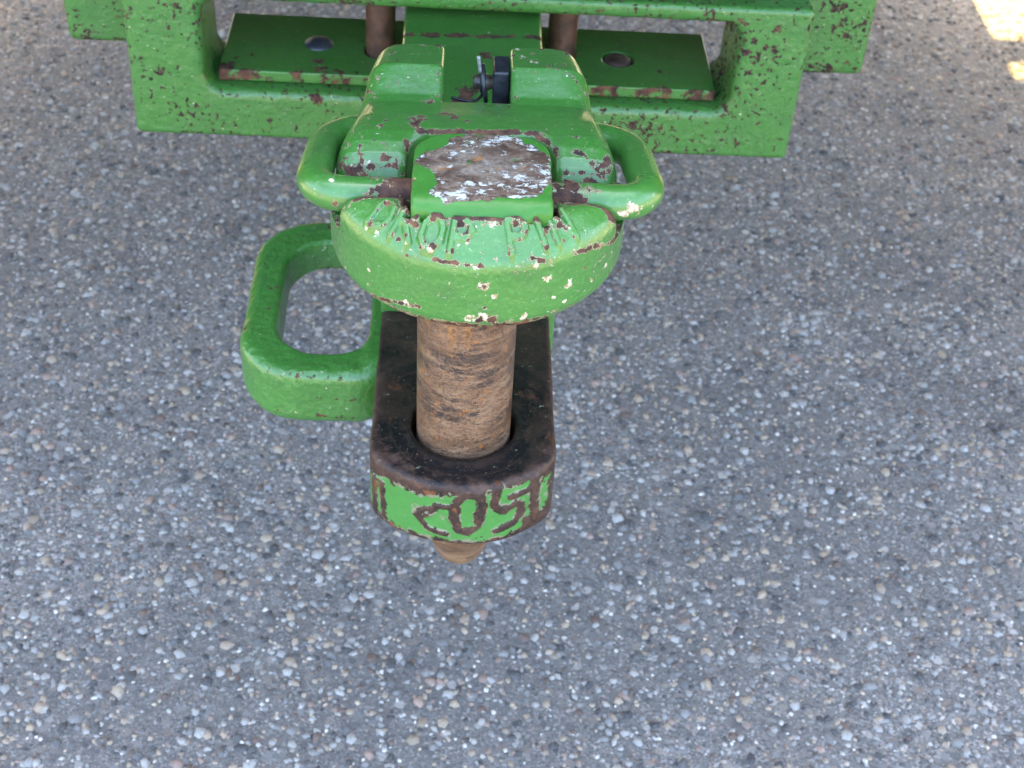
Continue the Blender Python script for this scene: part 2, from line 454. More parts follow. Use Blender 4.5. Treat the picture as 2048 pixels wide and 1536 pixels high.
def mat_block():
    nt = NT('hammered pin top'); co = nt.co()
    sep = nt.n('ShaderNodeSeparateXYZ', {'Vector': co}); x, y, z = sep.outputs
    w = nt.attr('worn'); n = nt.noise(co, 110, 6, .65, .5)
    f = nt.step(nt.math('ADD', w, nt.math('MULTIPLY', nt.math('SUBTRACT', n, .5), 6.0)), -.03, .03)
    st = nt.noise(nt.scale(co, (70, 150, 150), (0, 0, .55)), 1.0, 8, .72, .8)
    n3 = nt.noise(co, 520, 5, .7); n4 = nt.noise(co, 150, 6, .7)
    bare = nt.ramp(st, [(.36, (.030, .016, .010)), (.46, (.080, .046, .028)), (.53, (.14, .098, .066)), (.62, (.22, .175, .13)), (.70, (.30, .26, .20))])
    bare = nt.mix(nt.math('MULTIPLY', nt.step(n3, .49, .57), .65), bare, (.055, .032, .020))
    mid = nt.math('SUBTRACT', 1.0, nt.step(nt.n('ShaderNodeVectorMath', {0: nt.vec('MULTIPLY', nt.vec('SUBTRACT', co, (.003, -.008, 0)), (1, 1.5, 0))}, operation='LENGTH').outputs['Value'], .006, .028))
    bare = nt.mix(nt.math('MULTIPLY', mid, nt.rng(n4, .42, .56, .15, .8)), bare, nt.mix(nt.step(n3, .42, .58), (.14, .105, .075), (.26, .22, .17)))
    fl = nt.noise(nt.scale(co, (110, 170, 150), (0, 0, .5)), 1.0, 9, .74, .25)
    f_w = nt.math('MULTIPLY', nt.step(nt.math('SUBTRACT', fl, nt.math('MULTIPLY', mid, .07)), .535, .55), f)
    bare = nt.mix(f_w, bare, nt.mix(nt.step(n3, .44, .56), (.36, .37, .32), (.52, .51, .46)))
    og = nt.noise(co, 105, 4, .6)
    bare = nt.mix(nt.math('MULTIPLY', nt.math('MULTIPLY', nt.step(og, .57, .64), mid), .85), bare, (.30, .12, .02))
    edge = nt.attr('edge')
    grn = nt.mix(nt.noise(co, 60, 3), GREEN, GREEN2)
    rim = nt.step(nt.math('ADD', nt.math('MULTIPLY', edge, .3), nt.math('MULTIPLY', nt.math('SUBTRACT', nt.noise(co, 160, 6, .7), .5), 3.0)), .58, .64)
    grn = nt.mix(rim, grn, nt.mix(nt.step(n3, .45, .55), (.28, .21, .12), RUST_M))
    col = nt.mix(f, grn, bare)
    h = nt.math('ADD', nt.math('MULTIPLY', f, nt.math('MULTIPLY', st, 1.3)), nt.math('ADD', nt.math('MULTIPLY', f_w, .5), nt.math('MULTIPLY', nt.math('SUBTRACT', 1, f), .8)))
    return nt.out(col, nt.rng(f, 0, 1, .33, .62), nt.bump(h, .0007), spec=.28)
def mat_simple(name, c1, c2, rough, scale=200, metal=0.0, bump=.0002, spec=.5):
    nt = NT(name); co = nt.co(); n = nt.noise(co, scale, 5, .6); n2 = nt.noise(co, scale * .25, 3)
    return nt.out(nt.mix(nt.step(nt.math('ADD', nt.math('MULTIPLY', n, .6), nt.math('MULTIPLY', n2, .4)), .38, .64), c1, c2), nt.rng(n, .3, .7, rough - .08, rough + .1), nt.bump(n, bump), spec=spec, metal=metal)
M_pin = mat_pin(); M_bar = mat_bar(); M_block = mat_block()
M_black = mat_simple('oiled black steel', (.009, .011, .014), (.026, .029, .033), .38, 260)
M_wire = mat_simple('dark spring wire', (.020, .024, .026), (.06, .06, .058), .38, 300, .5)
M_wiretip = mat_simple('bright cut wire end', (.16, .16, .16), (.30, .30, .29), .35, 400, .4)
M_brass = mat_simple('rubbed pin end', (.035, .032, .027), (.20, .165, .11), .4, 160, .3)
M_rod = mat_simple('brown rusted rod', (.042, .021, .014), (.115, .055, .034), .5, 90)
M_bolt = mat_simple('dull zinc bolt head', (.035, .046, .060), (.085, .085, .09), .45, 160, .4)
M_boltr = mat_simple('rusty sunk bolt', (.022, .015, .012), (.065, .038, .027), .6, 160)
M_rubber = mat_simple('black tyre rubber', (.014, .014, .015), (.030, .029, .028), .75, 60)
M_yellow = mat_simple('yellow wheel paint', (.62, .42, .02), (.70, .50, .04), .4, 40)
M_dark = mat_simple('dark casting', (.012, .018, .014), (.024, .034, .026), .6, 60)

def stain(nt, co, col):
    # old drips of oil soaked into the surface
    f = None
    for x, y, r in ((.435, .640, .030), (.470, .570, .045), (.545, .535, .055), (.40, .70, .018)):
        d = nt.n('ShaderNodeVectorMath', {0: nt.vec('MULTIPLY', nt.vec('SUBTRACT', co, (x, y, 0)), (1, 1, 0))}, operation='LENGTH').outputs['Value']
        k = nt.math('SUBTRACT', 1.0, nt.step(nt.math('ADD', d, nt.math('MULTIPLY', nt.math('SUBTRACT', nt.noise(co, 40, 5, .65), .5), .16)), r * .3, r * 1.5))
        f = k if f is None else nt.math('MAXIMUM', f, k)
    return nt.mix(nt.math('MULTIPLY', f, .26), col, (.035, .034, .034))
def mat_ground():
    nt = NT('worn asphalt'); co = nt.co()
    w = nt.vec('ADD', co, nt.vec('MULTIPLY', nt.vec('SUBTRACT', nt.n('ShaderNodeTexNoise', {'Vector': co, 'Scale': 130.0, 'Detail': 2.0}).outputs['Color'], (.5, .5, .5)), (.006, .006, 0)))
    vo = [nt.n('ShaderNodeTexVoronoi', {'Vector': q, 'Scale': sc_}).outputs for q, sc_ in ((w, 95), (w, 210), (co, 520))]
    dA, dB, dC = (v['Distance'] for v in vo); cA, cB, cC = (v['Color'] for v in vo)
    sa = nt.n('ShaderNodeSeparateColor', {'Color': cA}).outputs; sb = nt.n('ShaderNodeSeparateColor', {'Color': cB}).outputs; sc = nt.n('ShaderNodeSeparateColor', {'Color': cC}).outputs
    stops = [(0, (.075, .075, .075)), (.30, (.18, .18, .182)), (.5, (.25, .25, .252)), (.66, (.28, .245, .21)), (.78, (.19, .14, .115)), (.86, (.38, .365, .35)), (1, (.55, .52, .49))]
    colA = nt.ramp(sa[0], stops); colB = nt.ramp(sb[0], stops); colC = nt.ramp(sc[0], stops)
    mort = nt.mix(.5, colC, nt.mix(nt.noise(co, 30, 5), (.062, .061, .060), (.135, .133, .131)))
    fB = nt.math('MULTIPLY', nt.math('SUBTRACT', 1, nt.step(dB, .30, .48)), nt.step(sb[1], .35, .4))
    fA = nt.math('MULTIPLY', nt.math('SUBTRACT', 1, nt.step(dA, .30, .46)), nt.step(sa[1], .45, .5))
    col = nt.mix(nt.math('MULTIPLY', fB, .85), mort, colB); col = nt.mix(nt.math('MULTIPLY', fA, .85), col, colA)
    big = nt.noise(co, 2.2, 4, .55); col = nt.mix(nt.math('MULTIPLY', nt.step(big, .46, .62), .40), col, (.10, .098, .096))
    h = nt.noise(co, 380, 3, .7)
    col = stain(nt, co, nt.mix(1.0, col, (1.07, 1.0, .91), 'MULTIPLY'))
    return nt.out(col, .82, nt.bump(h, .0016), spec=.35)
M_ground = mat_ground()
def mat_stone():
    nt = NT('road aggregate'); co = nt.co(); c = nt.n('ShaderNodeAttribute', attribute_name='tint').outputs['Color']
    n = nt.noise(co, 420, 4, .6); col = nt.mix(nt.step(n, .35, .75), c, nt.mix(.5, c, (.15, .15, .152)))
    col = stain(nt, co, col)
    return nt.out(col, .72, nt.bump(n, .0006), spec=.4)
M_stone = mat_stone()

# ------------------------------------------------------------------ the ground
gx = np.array([-40, -1.6, 1.6, 40.0])
V, Fs = [], []
for y in (-40, -1.0, 2.6, 60.0):
    for x in gx: V.append((x, y, GZ))
for j in range(3):
    for i in range(3): Fs.append([j * 4 + i, j * 4 + i + 1, j * 4 + i + 5, j * 4 + i + 4])
ground = new_mesh('ground', V, Fs, M_ground, None, smooth=False); ground['kind'] = 'structure'

# loose and half-sunk aggregate that stands proud of the asphalt
def aggregate(n=118000):
    x = rng.uniform(-1.0, 1.25, n); y = rng.uniform(-.30, 1.95, n)
    s = .0012 + .0021 * rng.gamma(1.5, .5, n); s = np.clip(s, .0011, .0066)
    ang = rng.uniform(0, 2 * np.pi, n); asp = rng.uniform(.55, 1.0, n); hh = s * rng.uniform(.14, .6, n)
    K = 5; th = np.linspace(0, 2 * np.pi, K, endpoint=False)
    V = np.zeros((n, 2 * K + 1, 3))
    for ring, (rad, hz) in enumerate(((1.0, -.12), (.72, .80))):
        rr = rad * rng.uniform(.72, 1.18, (n, K)); t = th + rng.uniform(-.25, .25, (n, K))
        px = rr * np.cos(t) * s[:, None]; py = rr * np.sin(t) * (s * asp)[:, None]
        V[:, ring * K:(ring + 1) * K, 0] = x[:, None] + px * np.cos(ang)[:, None] - py * np.sin(ang)[:, None]
        V[:, ring * K:(ring + 1) * K, 1] = y[:, None] + px * np.sin(ang)[:, None] + py * np.cos(ang)[:, None]
        V[:, ring * K:(ring + 1) * K, 2] = GZ + hz * hh[:, None] * rng.uniform(.8, 1.15, (n, K))
    V[:, 2 * K] = np.stack([x, y, GZ + hh * rng.uniform(.85, 1.25, n)], -1)
    T = []
    for k in range(K):
        k2 = (k + 1) % K
        T += [(k, k2, K + k2), (k, K + k2, K + k), (K + k, K + k2, 2 * K)]
    T = np.array(T); Fa = (np.arange(n)[:, None, None] * (2 * K + 1) + T[None]).reshape(-1, 3)
    pal = np.array([(.085, .084, .083), (.15, .149, .148), (.22, .219, .216), (.32, .318, .31), (.30, .24, .175), (.42, .345, .26), (.26, .185, .15), (.50, .485, .46), (.66, .63, .58), (.12, .08, .06), (.045, .044, .044)])
    pr = np.array([.14, .15, .15, .15, .125, .085, .07, .065, .03, .06, .11]); pr /= pr.sum()
    pal = pal * np.array([1.07, 1.0, .91])
    c = pal[rng.choice(len(pal), n, p=pr)] * rng.uniform(.8, 1.2, (n, 1))
    lim = np.where(s > .0030, .36, .66); c = c * np.minimum(1, lim / c.max(1))[:, None]
    o = new_mesh('aggregate', V.reshape(-1, 3), Fa, M_stone, None, smooth=True)
    at = o.data.attributes.new('tint', 'FLOAT_COLOR', 'POINT')
    at.data.foreach_set('color', np.repeat(np.c_[c, np.ones(n)], 2 * K + 1, 0).astype(np.float32).ravel())
    o['kind'] = 'stuff'; o['label'] = 'grey, beige and brown stone chips set in the worn asphalt'; o['category'] = 'aggregate'
aggregate()

# ------------------------------------------------------------------ drawbar support frame
frame = thing('drawbar_support', 'green cast frame with a rectangular window around the drawbar', 'hitch frame', (0, .45, -.0915))
frame.rotation_euler = (0, .0105, 0)      # it hangs a little low on the right
def frame_sdf(p):
    x, y, z = p[:, 0], p[:, 1], p[:, 2]
    d = sd_box(p, (-.002, .458, -.027), (.2545, .038, .0645), .0045)
    w = sd_rect2(x, z, 0, -.0135, .2, .0365, .014)
    d = smax(d, -w, .009)
    return d + .0006 * hash_noise(p, 45, 3, 2) + .0005 * hash_noise(p, 220, 5, 1)
V, Q, N, E = net(frame_sdf, (-.262, .414, -.097), (.258, .502, .043), .0021)
pit = np.clip((V[:, 0] + .05) / .25, -.15, 1)
wear = lines(V, [([(-.256, .42, -.091), (.25, .42, -.091)], .004, .22), ([(.2525, .42, -.09), (.2525, .42, .03)], .005, .22)])
wear = np.maximum(wear, spots(V, [(-.1155, .42, -.056, .006, .5), (-.108, .42, -.066, .006, .35), (.20, .42, .028, .007, .4), (.226, .42, .022, .006, .4), (.128, .42, .03, .006, .4), (-.252, .42, .01, .008, .4), (-.2, .42, -.085, .01, .25)]))
new_mesh('frame', V, Q, M_frame, frame, {'edge': E, 'wear': wear, 'pit': pit, 'pale': V[:, 0] * 0}, N)
for s in (-1, 1):
    def ear_sdf(p, s=s):
        x, y, z = p[:, 0], p[:, 1], p[:, 2]
        d = sd_box(p, (s * .2700, .5165, .043), (.0505, .0195, .1), .006)
        return d + .001 * hash_noise(p, 60, 9, 2)
    V, Q, N, E = net(ear_sdf, (s * .2700 - .055, .493, -.062), (s * .2700 + .055, .54, .15), .0024)
    bot = np.clip(1 - (V[:, 2] + .058) / .022, 0, 1)
    new_mesh('side_bracket', V, Q, M_frame, frame, {'edge': E, 'wear': bot * (.40 if s < 0 else .25), 'pit': np.full(len(V), .6), 'pale': V[:, 0] * 0}, N)
def plate_grid(x0, x1, y0, y1, z0, z1, h, holes):
    def sdf(p):
        d = sd_box(p, ((x0 + x1) / 2, (y0 + y1) / 2, (z0 + z1) / 2), ((x1 - x0) / 2, (y1 - y0) / 2, (z1 - z0) / 2), .001)
        for hx, hy, r in holes:
            d = smax(d, r - np.hypot(p[:, 0] - hx, p[:, 1] - hy), .001)
        return d
    return net(sdf, (x0 - .004, y0 - .004, z0 - .004), (x1 + .004, y1 + .004, z1 + .004), h)
V, Q, N, E = plate_grid(-.192, .1905, .434, .526, -.0495, -.0402, .0016, [(.1174, .4775, .0125), (-.0705, .4745, .013), (.072, .484, .013)])
fr = np.clip(1 - (V[:, 1] - .434) / .004, 0, 1)
wear = fr * np.where(V[:, 0] > 0, .55, .40)
wear = np.maximum(wear, spots(V, [(-.118, .452, -.04, .008, .6), (-.116, .441, -.04, .010, .55), (-.100, .440, -.04, .009, .55), (-.123, .436, -.042, .012, .55), (-.19, .434, -.042, .015, .5), (-.085, .436, -.04, .006, .4)]))
new_mesh('wear_plate', V, Q, M_plate, frame, {'edge': E, 'wear': wear, 'pale': V[:, 0] * 0}, N)
for nm, x, y, m, rec in (('bolt', -.1192, .4806, M_bolt, 0.0), ('bolt', .1174, .4775, M_boltr, -.0020)):
    pr = [(0, .0032), (.004, .0030), (.008, .0022), (.0105, .0010), (.0115, -.0004), (.0115, -.005)]
    Vv, Qq = lathe(pr[::-1], 40, (x, y, -.0398 + rec))
    o = new_mesh(nm, Vv, Qq, m, frame, auto=60)
    o['label'] = 'dull grey domed bolt head' if rec == 0 else 'rusty bolt sunk in its hole'
for x, y in ((-.0705, .4745), (.072, .484)):
    Vv, Qq = lathe([(.0, -.049), (.0113, -.049), (.0115, -.046), (.0115, .03), (.0, .03)], 40, (x, y, 0))
    new_mesh('guide_rod', Vv, Qq, M_rod, frame, auto=50)

# ------------------------------------------------------------------ drawbar
bar = thing('drawbar', 'steel drawbar with a greasy black eye and worn green lettered nose', 'drawbar', (0, 0, 0))
G_POLY = [(-0.0530, -0.0124), (-0.0437, -0.0092), (-0.0342, -0.0087), (-0.0261, -0.0084), (-0.0181, -0.008), (-0.006, -0.0059), (0.0107, -0.0038), (0.0186, -0.0025), (0.0362, -0.0032), (0.0464, -0.009), (0.0469, -0.0303), (0.0433, -0.0311), (0.0372, -0.0322), (0.0327, -0.0307), (0.033, -0.0364), (0.0228, -0.0391), (0.0093, -0.0404), (-0.0069, -0.0404), (-0.0288, -0.0404), (-0.0401, -0.0400), (-0.0530, -0.0371)]
MARKS = {'u': [[(-0.046, -0.0142), (-0.0457, -0.0359)], [(-0.0423, -0.0131), (-0.0406, -0.0376)], [(-0.0471, -0.0122), (-0.042, -0.0136)]],
         'c': [[(-0.0242, -0.0241), (-0.018, -0.0181), (-0.0148, -0.0167), (-0.0168, -0.0214), (-0.0207, -0.0239)], [(-0.0223, -0.0256), (-0.0179, -0.0316), (-0.0125, -0.0339), (-0.0081, -0.0345)], [(-0.0132, -0.0143), (-0.0053, -0.0141)]],
         'o': [[(-0.003, -0.0101), (-0.0041, -0.0223), (-0.0012, -0.0306), (0.0031, -0.0321), (0.0083, -0.0278), (0.0106, -0.0143), (0.0092, -0.0058), (0.0018, -0.0047), (-0.003, -0.0101)]],
         's': [[(0.0186, -0.0032), (0.0172, -0.0088), (0.0175, -0.0149), (0.022, -0.0201), (0.0277, -0.0164), (0.031, -0.0181), (0.0309, -0.0265), (0.0273, -0.0309), (0.0187, -0.033)], [(0.0258, -0.0107), (0.0349, -0.0099)]],
         'i': [[(0.0381, -0.0038), (0.0378, -0.0217), (0.0402, -0.0345), (0.0448, -0.0374)]]}
MARK_W = {'u': .0014, 'c': .0017, 'o': .0026, 's': .0023, 'i': .0024}
def mark_d(x, z):
    ds = [sd_strokes(x, z, MARKS[k]) - MARK_W[k] for k in MARKS]
    return np.stack(ds, -1)
def bar_sdf(p):
    x, y, z = p[:, 0], p[:, 1], p[:, 2]
    plan = smax(np.abs(x) - .0490, np.hypot(x, np.minimum(y - .014, 0)) - .062, .005)
    plan = np.maximum(plan, y - .20)
    top = z - .0003 + .0009 * np.clip(1 - np.abs(np.hypot(x, y) - .036) / .016, 0, 1) * (y < .05)
    d = smax(plan, top, .0050)
    d = smax(d, -.0430 - z, .003)
    d = smax(d, .0277 - np.hypot(x, y - .0005), .0015)
    front = np.clip((-y - .018) / .004, 0, 1)
    k = np.flatnonzero((front > 0) & (np.abs(d) < .004))
    if len(k):
        d = d.copy(); d[k] -= .0011 * np.clip(.5 - mark_d(x[k], z[k]).min(-1) / .0016, 0, 1) * front[k]
    return d + .0007 * hash_noise(p, 40, 2, 2) + .00035 * hash_noise(p, 190, 4, 2)
V, Q, N, E = net(bar_sdf, (-.054, -.053, -.048), (.054, .196, .006), .00095)
gd = -sd_poly(V[:, 0], V[:, 2], G_POLY) / .003 - .15
md = mark_d(V[:, 0], V[:, 2]); ml = md.min(-1) / .0011
green = np.clip(np.minimum(gd, ml), -1, 1.4)
green = np.where(V[:, 1] < -.0205, green, -1.0)
ids = np.where((md.min(-1) < .0006) & (V[:, 1] < -.019), md.argmin(-1), -1)
fid = ids[Q]; fid = np.where((fid == fid[:, :1]).all(1), fid[:, 0], -1)
def split_parts(V, Q, N, attrs, fid, k, name, mat, parent):
    q = Q[fid == k]; u, inv = np.unique(q.ravel(), return_inverse=True)
    if len(u) < 4: return None
    return new_mesh(name, V[u], inv.reshape(-1, 4), mat, parent, {a: b[u] for a, b in attrs.items()}, N[u])
at = {'green': green, 'edge': E}
nose = split_parts(V, Q, N, at, fid, -1, 'bar', M_bar, bar)
for k in range(5): split_parts(V, Q, N, at, fid, k, 'raised_character', M_bar, nose)
def shank_sdf(p):
    d = sd_box(p, (.0015, .30, -.0125), (.0508, .205, .0268), .003)
    return d + .0005 * hash_noise(p, 60, 8, 2)
V, Q, N, E = net(shank_sdf, (-.053, .09, -.043), (.056, .51, .018), .0022)
wear = spots(V, [(.012, .305, .014, .006, .55), (-.004, .318, .014, .006, .5), (.004, .326, .014, .007, .5), (.023, .321, .014, .008, .5), (.028, .314, .014, .005, .5), (-.006, .311, .014, .006, .5), (.001, .303, .014, .007, .45), (.011, .372, .014, .008, .5), (.006, .342, .014, .005, .5), (-.014, .283, .014, .005, .5), (-.010, .243, .014, .004, .5), (.045, .36, .014, .006, .4)])
wear = np.maximum(wear, lines(V, [([(-.05, .401, .014), (.052, .404, .014)], .0035, .62)]))
new_mesh('shank', V, Q, M_plate, bar, {'edge': E, 'wear': wear, 'pale': V[:, 0] * 0}, N)
M_lp = M_loop
def loop_sdf(p):
    x, y, z = p[:, 0], p[:, 1], p[:, 2]
    t = np.clip((y - .04) / .15, 0, 1)
    o = sd_rect2(x, y, -.0780, .1165, .0505, .0750, .037)
    i = sd_rect2(x, y, -.0785, .1150, .0300, .0530, .027)
    zc = -.0235; hz = .0195
    zb = -.043 + np.clip((y - .05) / .12, 0, 1) * .017
    d = smax(smax(o, z - (zc + hz), .008), zb - z, .010)
    d = smax(d, -i, .003)
    ch = (-i - .0035 + (z - (zc + hz - .0045))) * .7071        # bevel round the inner rim
    d = smax(d, ch, .002)
    d = np.maximum(d, x + .0470)
    pad = sd_box(p, (-.0505, .115, -.020), (.0045, .064, .0175), .003)
    d = smin(d, pad, .006)
    return d + .0012 * hash_noise(p, 50, 6, 2) + .0004 * hash_noise(p, 260, 7, 1)
V, Q, N, E = net(loop_sdf, (-.133, .036, -.048), (-.0455, .197, .003), .0012)
wear = lines(V, [([(-.10, .042, -.006), (-.055, .041, -.007)], .002, .36), ([(-.1245, .075, -.034), (-.112, .052, -.036), (-.09, .0425, -.034), (-.06, .041, -.036)], .002, .5), ([(-.10, .042, -.020), (-.06, .041, -.022)], .0012, .45), ([(-.1255, .08, -.02), (-.1255, .15, -.012)], .004, .34)])
wear = np.maximum(wear, spots(V, [(-.1135, .12, -.004, .004, .55), (-.107, .165, -.004, .004, .5), (-.085, .183, -.004, .004, .5), (-.075, .045, -.004, .004, .4), (-.115, .10, -.004, .003, .5)]))
new_mesh('tow_loop', V, Q, M_loop, bar, {'edge': E, 'wear': wear, 'pale': V[:, 0] * 0}, N)

# hammer strap: the casting that rises from the drawbar and reaches forward over the pin
PROF = [(.0125, .122), (.0125, .138), (.0140, .1445), (.0175, .1500), (.0225, .1540), (.0290, .1568), (.0370, .1578), (.0460, .1572), (.0560, .1558), (.0775, .1500), (.083, .1510), (.098, .1600), (.124, .1575), (.130, .0), (.094, -.001), (.091, .012), (.093, .045), (.084, .078), (.062, .105), (.035, .118)]
def strap_sdf(p):
    x, y, z = p[:, 0], p[:, 1], p[:, 2]
    pr = sd_poly(y, z, PROF) - .0005
    hw = np.interp(y, [.02, .048, .079, .098, .126], [.0695, .0652, .0614, .0580, .0540])
    hw = np.where(z < .06, np.minimum(hw, .0525 + 0 * z + .5 * np.maximum(z - .05, 0)), hw)
    d = smax(pr, np.abs(x - .0026) - hw, .018)
    d = smax(d, pr, .004)
    slot = np.maximum(np.abs(x - .0020) - .0172, .0800 - y)
    slot = np.maximum(slot, .0140 - z)
    d = smax(d, -slot, .0035)
    pk = sd_rect2(x, y, .0045, -.014, .0355, .0515, .014)
    d = smax(d, -np.maximum(pk, .09 - z), .005)
    return d + .0006 * hash_noise(p, 55, 11, 2)
V, Q, N, E = net(strap_sdf, (-.071, .008, -.004), (.077, .135, .168), .00115)
STRAP_W = [(-0.0229, 0.0773, 0.1494, 0.00353, 0.5), (-0.0255, 0.0509, 0.1561, 0.00438, 0.5), (-0.0272, 0.044, 0.1569, 0.0029, 0.5), (-0.0141, 0.0573, 0.1549, 0.00393, 0.5), (-0.0097, 0.0523, 0.1559, 0.00371, 0.5), (-0.0025, 0.0483, 0.1563, 0.00243, 0.5), (-0.0445, 0.0408, 0.1571, 0.0027, 0.5), (-0.0425, 0.0467, 0.1566, 0.00136, 0.5), (-0.0251, 0.0392, 0.1572, 0.0024, 0.5), (-0.0412, 0.0206, 0.1518, 0.00208, 0.55), (-0.0405, 0.0255, 0.1547, 0.00095, 0.5), (-0.0535, 0.0253, 0.1544, 0.00152, 0.5), (-0.0564, 0.0154, 0.1446, 0.00331, 0.55), (-0.0508, 0.0149, 0.1451, 0.00236, 0.5), (-0.0361, 0.015, 0.145, 0.00264, 0.42), (-0.0428, 0.0151, 0.1454, 0.00283, 0.4), (0.0595, 0.0152, 0.145, 0.00265, 0.5), (0.0665, 0.02, 0.1481, 0.00228, 0.5), (0.0616, 0.0177, 0.1482, 0.00322, 0.52), (-0.0392, 0.1015, 0.1591, 0.00154, 0.5), (-0.0235, 0.1127, 0.1581, 0.00167, 0.5), (-0.019, 0.1223, 0.1572, 0.0019, 0.45), (-0.0537, 0.089, 0.1482, 0.00123, 0.5), (-0.0552, 0.0891, 0.1452, 0.00103, 0.5), (0.0252, 0.0808, 0.1501, 0.00162, 0.45), (0.0181, 0.0728, 0.1508, 0.0012, 0.5), (0.051, 0.036, 0.1571, 0.00105, 0.5), (0.0467, 0.0154, 0.1459, 0.00283, 0.42), (0.0542, 0.0151, 0.1453, 0.00283, 0.45), (-0.0626, 0.0204, 0.1462, 0.0019, 0.45), (0.0212, 0.1133, 0.1578, 0.00125, 0.45), (0.0482, 0.1198, 0.1564, 0.00147, 0.4), (-0.0436, 0.1215, 0.1561, 0.00127, 0.4), (0.0358, 0.1219, 0.1572, 0.00148, 0.4), (-0.0472, 0.0293, 0.1564, 0.00095, 0.4), (-0.0608, 0.0219, 0.1497, 0.00114, 0.4)]
STRAP_L = [([(-0.0269, 0.0372, 0.157), (-0.0128, 0.0386, 0.1559), (0.0014, 0.0391, 0.1561), (0.0156, 0.04, 0.1564), (0.0308, 0.0396, 0.1567)], 0.00144, 0.55), ([(0.0317, 0.0377, 0.1559), (0.0378, 0.0329, 0.1553), (0.0405, 0.0259, 0.1532)], 0.00171, 0.5), ([(-0.0323, 0.0301, 0.1559), (-0.0307, 0.0266, 0.15), (-0.0311, 0.023, 0.1457)], 0.00143, 0.48), ([(-0.0627, 0.0211, 0.1469), (-0.054, 0.0164, 0.1469), (-0.0475, 0.0169, 0.1485)], 0.0017, 0.45), ([(-0.0429, 0.0169, 0.1481), (-0.0392, 0.0181, 0.1497), (-0.0318, 0.0177, 0.1453)], 0.00142, 0.48), ([(0.0493, 0.0266, 0.1553), (0.054, 0.0248, 0.1544), (0.0577, 0.0207, 0.1517)], 0.0017, 0.55), ([(0.0447, 0.0171, 0.1486), (0.054, 0.0175, 0.1492)], 0.00151, 0.52), ([(0.0578, 0.0172, 0.1484), (0.0625, 0.0207, 0.1508), (0.0666, 0.0268, 0.1514)], 0.00191, 0.42), ([(0.0396, 0.026, 0.1476), (0.0399, 0.0226, 0.1414)], 0.00134, 0.45), ([(0.0381, 0.0994, 0.1594), (0.0512, 0.0952, 0.1567), (0.0553, 0.0905, 0.1527)], 0.00092, 0.42), ([(-0.0544, 0.0243, 0.1538), (-0.0522, 0.0184, 0.1501)], 0.00094, 0.42)]
STRAP_P = [(-0.0535, 0.0253, 0.1544, 0.00133, 0.5), (-0.0513, 0.0183, 0.1501, 0.00208, 0.42), (0.0665, 0.0255, 0.1511, 0.0021, 0.42), (-0.0466, 0.0616, 0.1535, 0.00059, 0.5), (0.0388, 0.0721, 0.151, 0.0006, 0.45), (-0.0587, 0.0187, 0.1485, 0.00189, 0.4), (-0.0446, 0.0339, 0.157, 0.00134, 0.35), (0.0224, 0.1219, 0.1572, 0.00169, 0.38), (0.0312, 0.1064, 0.1587, 0.00269, 0.36), (0.0263, 0.1108, 0.1583, 0.00229, 0.36)]
#WEAR_STRAP
wear = np.maximum(spots(V, STRAP_W, 1.2), lines(V, STRAP_L, 1.3))
new_mesh('hammer_strap', V, Q, M_strap, bar, {'edge': E, 'wear': wear, 'pale': spots(V, STRAP_P, 1.4)}, N)

# ------------------------------------------------------------------ drop pin: head, shaft, hammered top and carrying handle
pin = thing('drop_pin', 'rusty drop pin with a rounded green lettered head and bail handle', 'hitch pin', (0, 0, -.1075))
HC = (.0035, .010)
GLYPH = {'D': [[(0, 0), (0, 1)], [(0, 1), (.5, 1), (.9, .82), (1, .5), (.9, .18), (.5, 0), (0, 0)]],
         'R': [[(0, 0), (0, 1)], [(0, 1), (.65, 1), (.95, .78), (.65, .52), (0, .52)], [(.42, .52), (1, 0)]],
         'O': [[(.3, 0), (.7, 0), (1, .3), (1, .7), (.7, 1), (.3, 1), (0, .7), (0, .3), (.3, 0)]],
         'P': [[(0, 0), (0, 1)], [(0, 1), (.68, 1), (1, .76), (.68, .48), (0, .48)]],
         'I': [[(.5, 0), (.5, 1)]],
         'N': [[(0, 0), (0, 1)], [(0, 1), (1, 0)], [(1, 0), (1, 1)]]}
LET = {}
for k, (ch, deg, w) in enumerate((('D', 226.0, .0090), ('R', 238.4, .0086), ('O', 250.4, .0088), ('P', 263.0, .0084), ('P', 286.5, .0084), ('I', 296.3, .004), ('N', 306.3, .0092))):
    out = []
    for st in GLYPH[ch]:
        q = []
        for u, v in st:
            r_ = .0672 - .0114 * v; a_ = math.radians(deg) + (u - .5) * w / .0607
            q.append((HC[0] + r_ * math.cos(a_), HC[1] + r_ * math.sin(a_)))
        out.append(q)
    LET[k] = out
def let_d(x, y):
    return np.stack([sd_strokes(x, y, LET[k]) for k in LET], -1)
ROD_Y, ROD_Z, ROD_R = -.0045, .1475, .0085
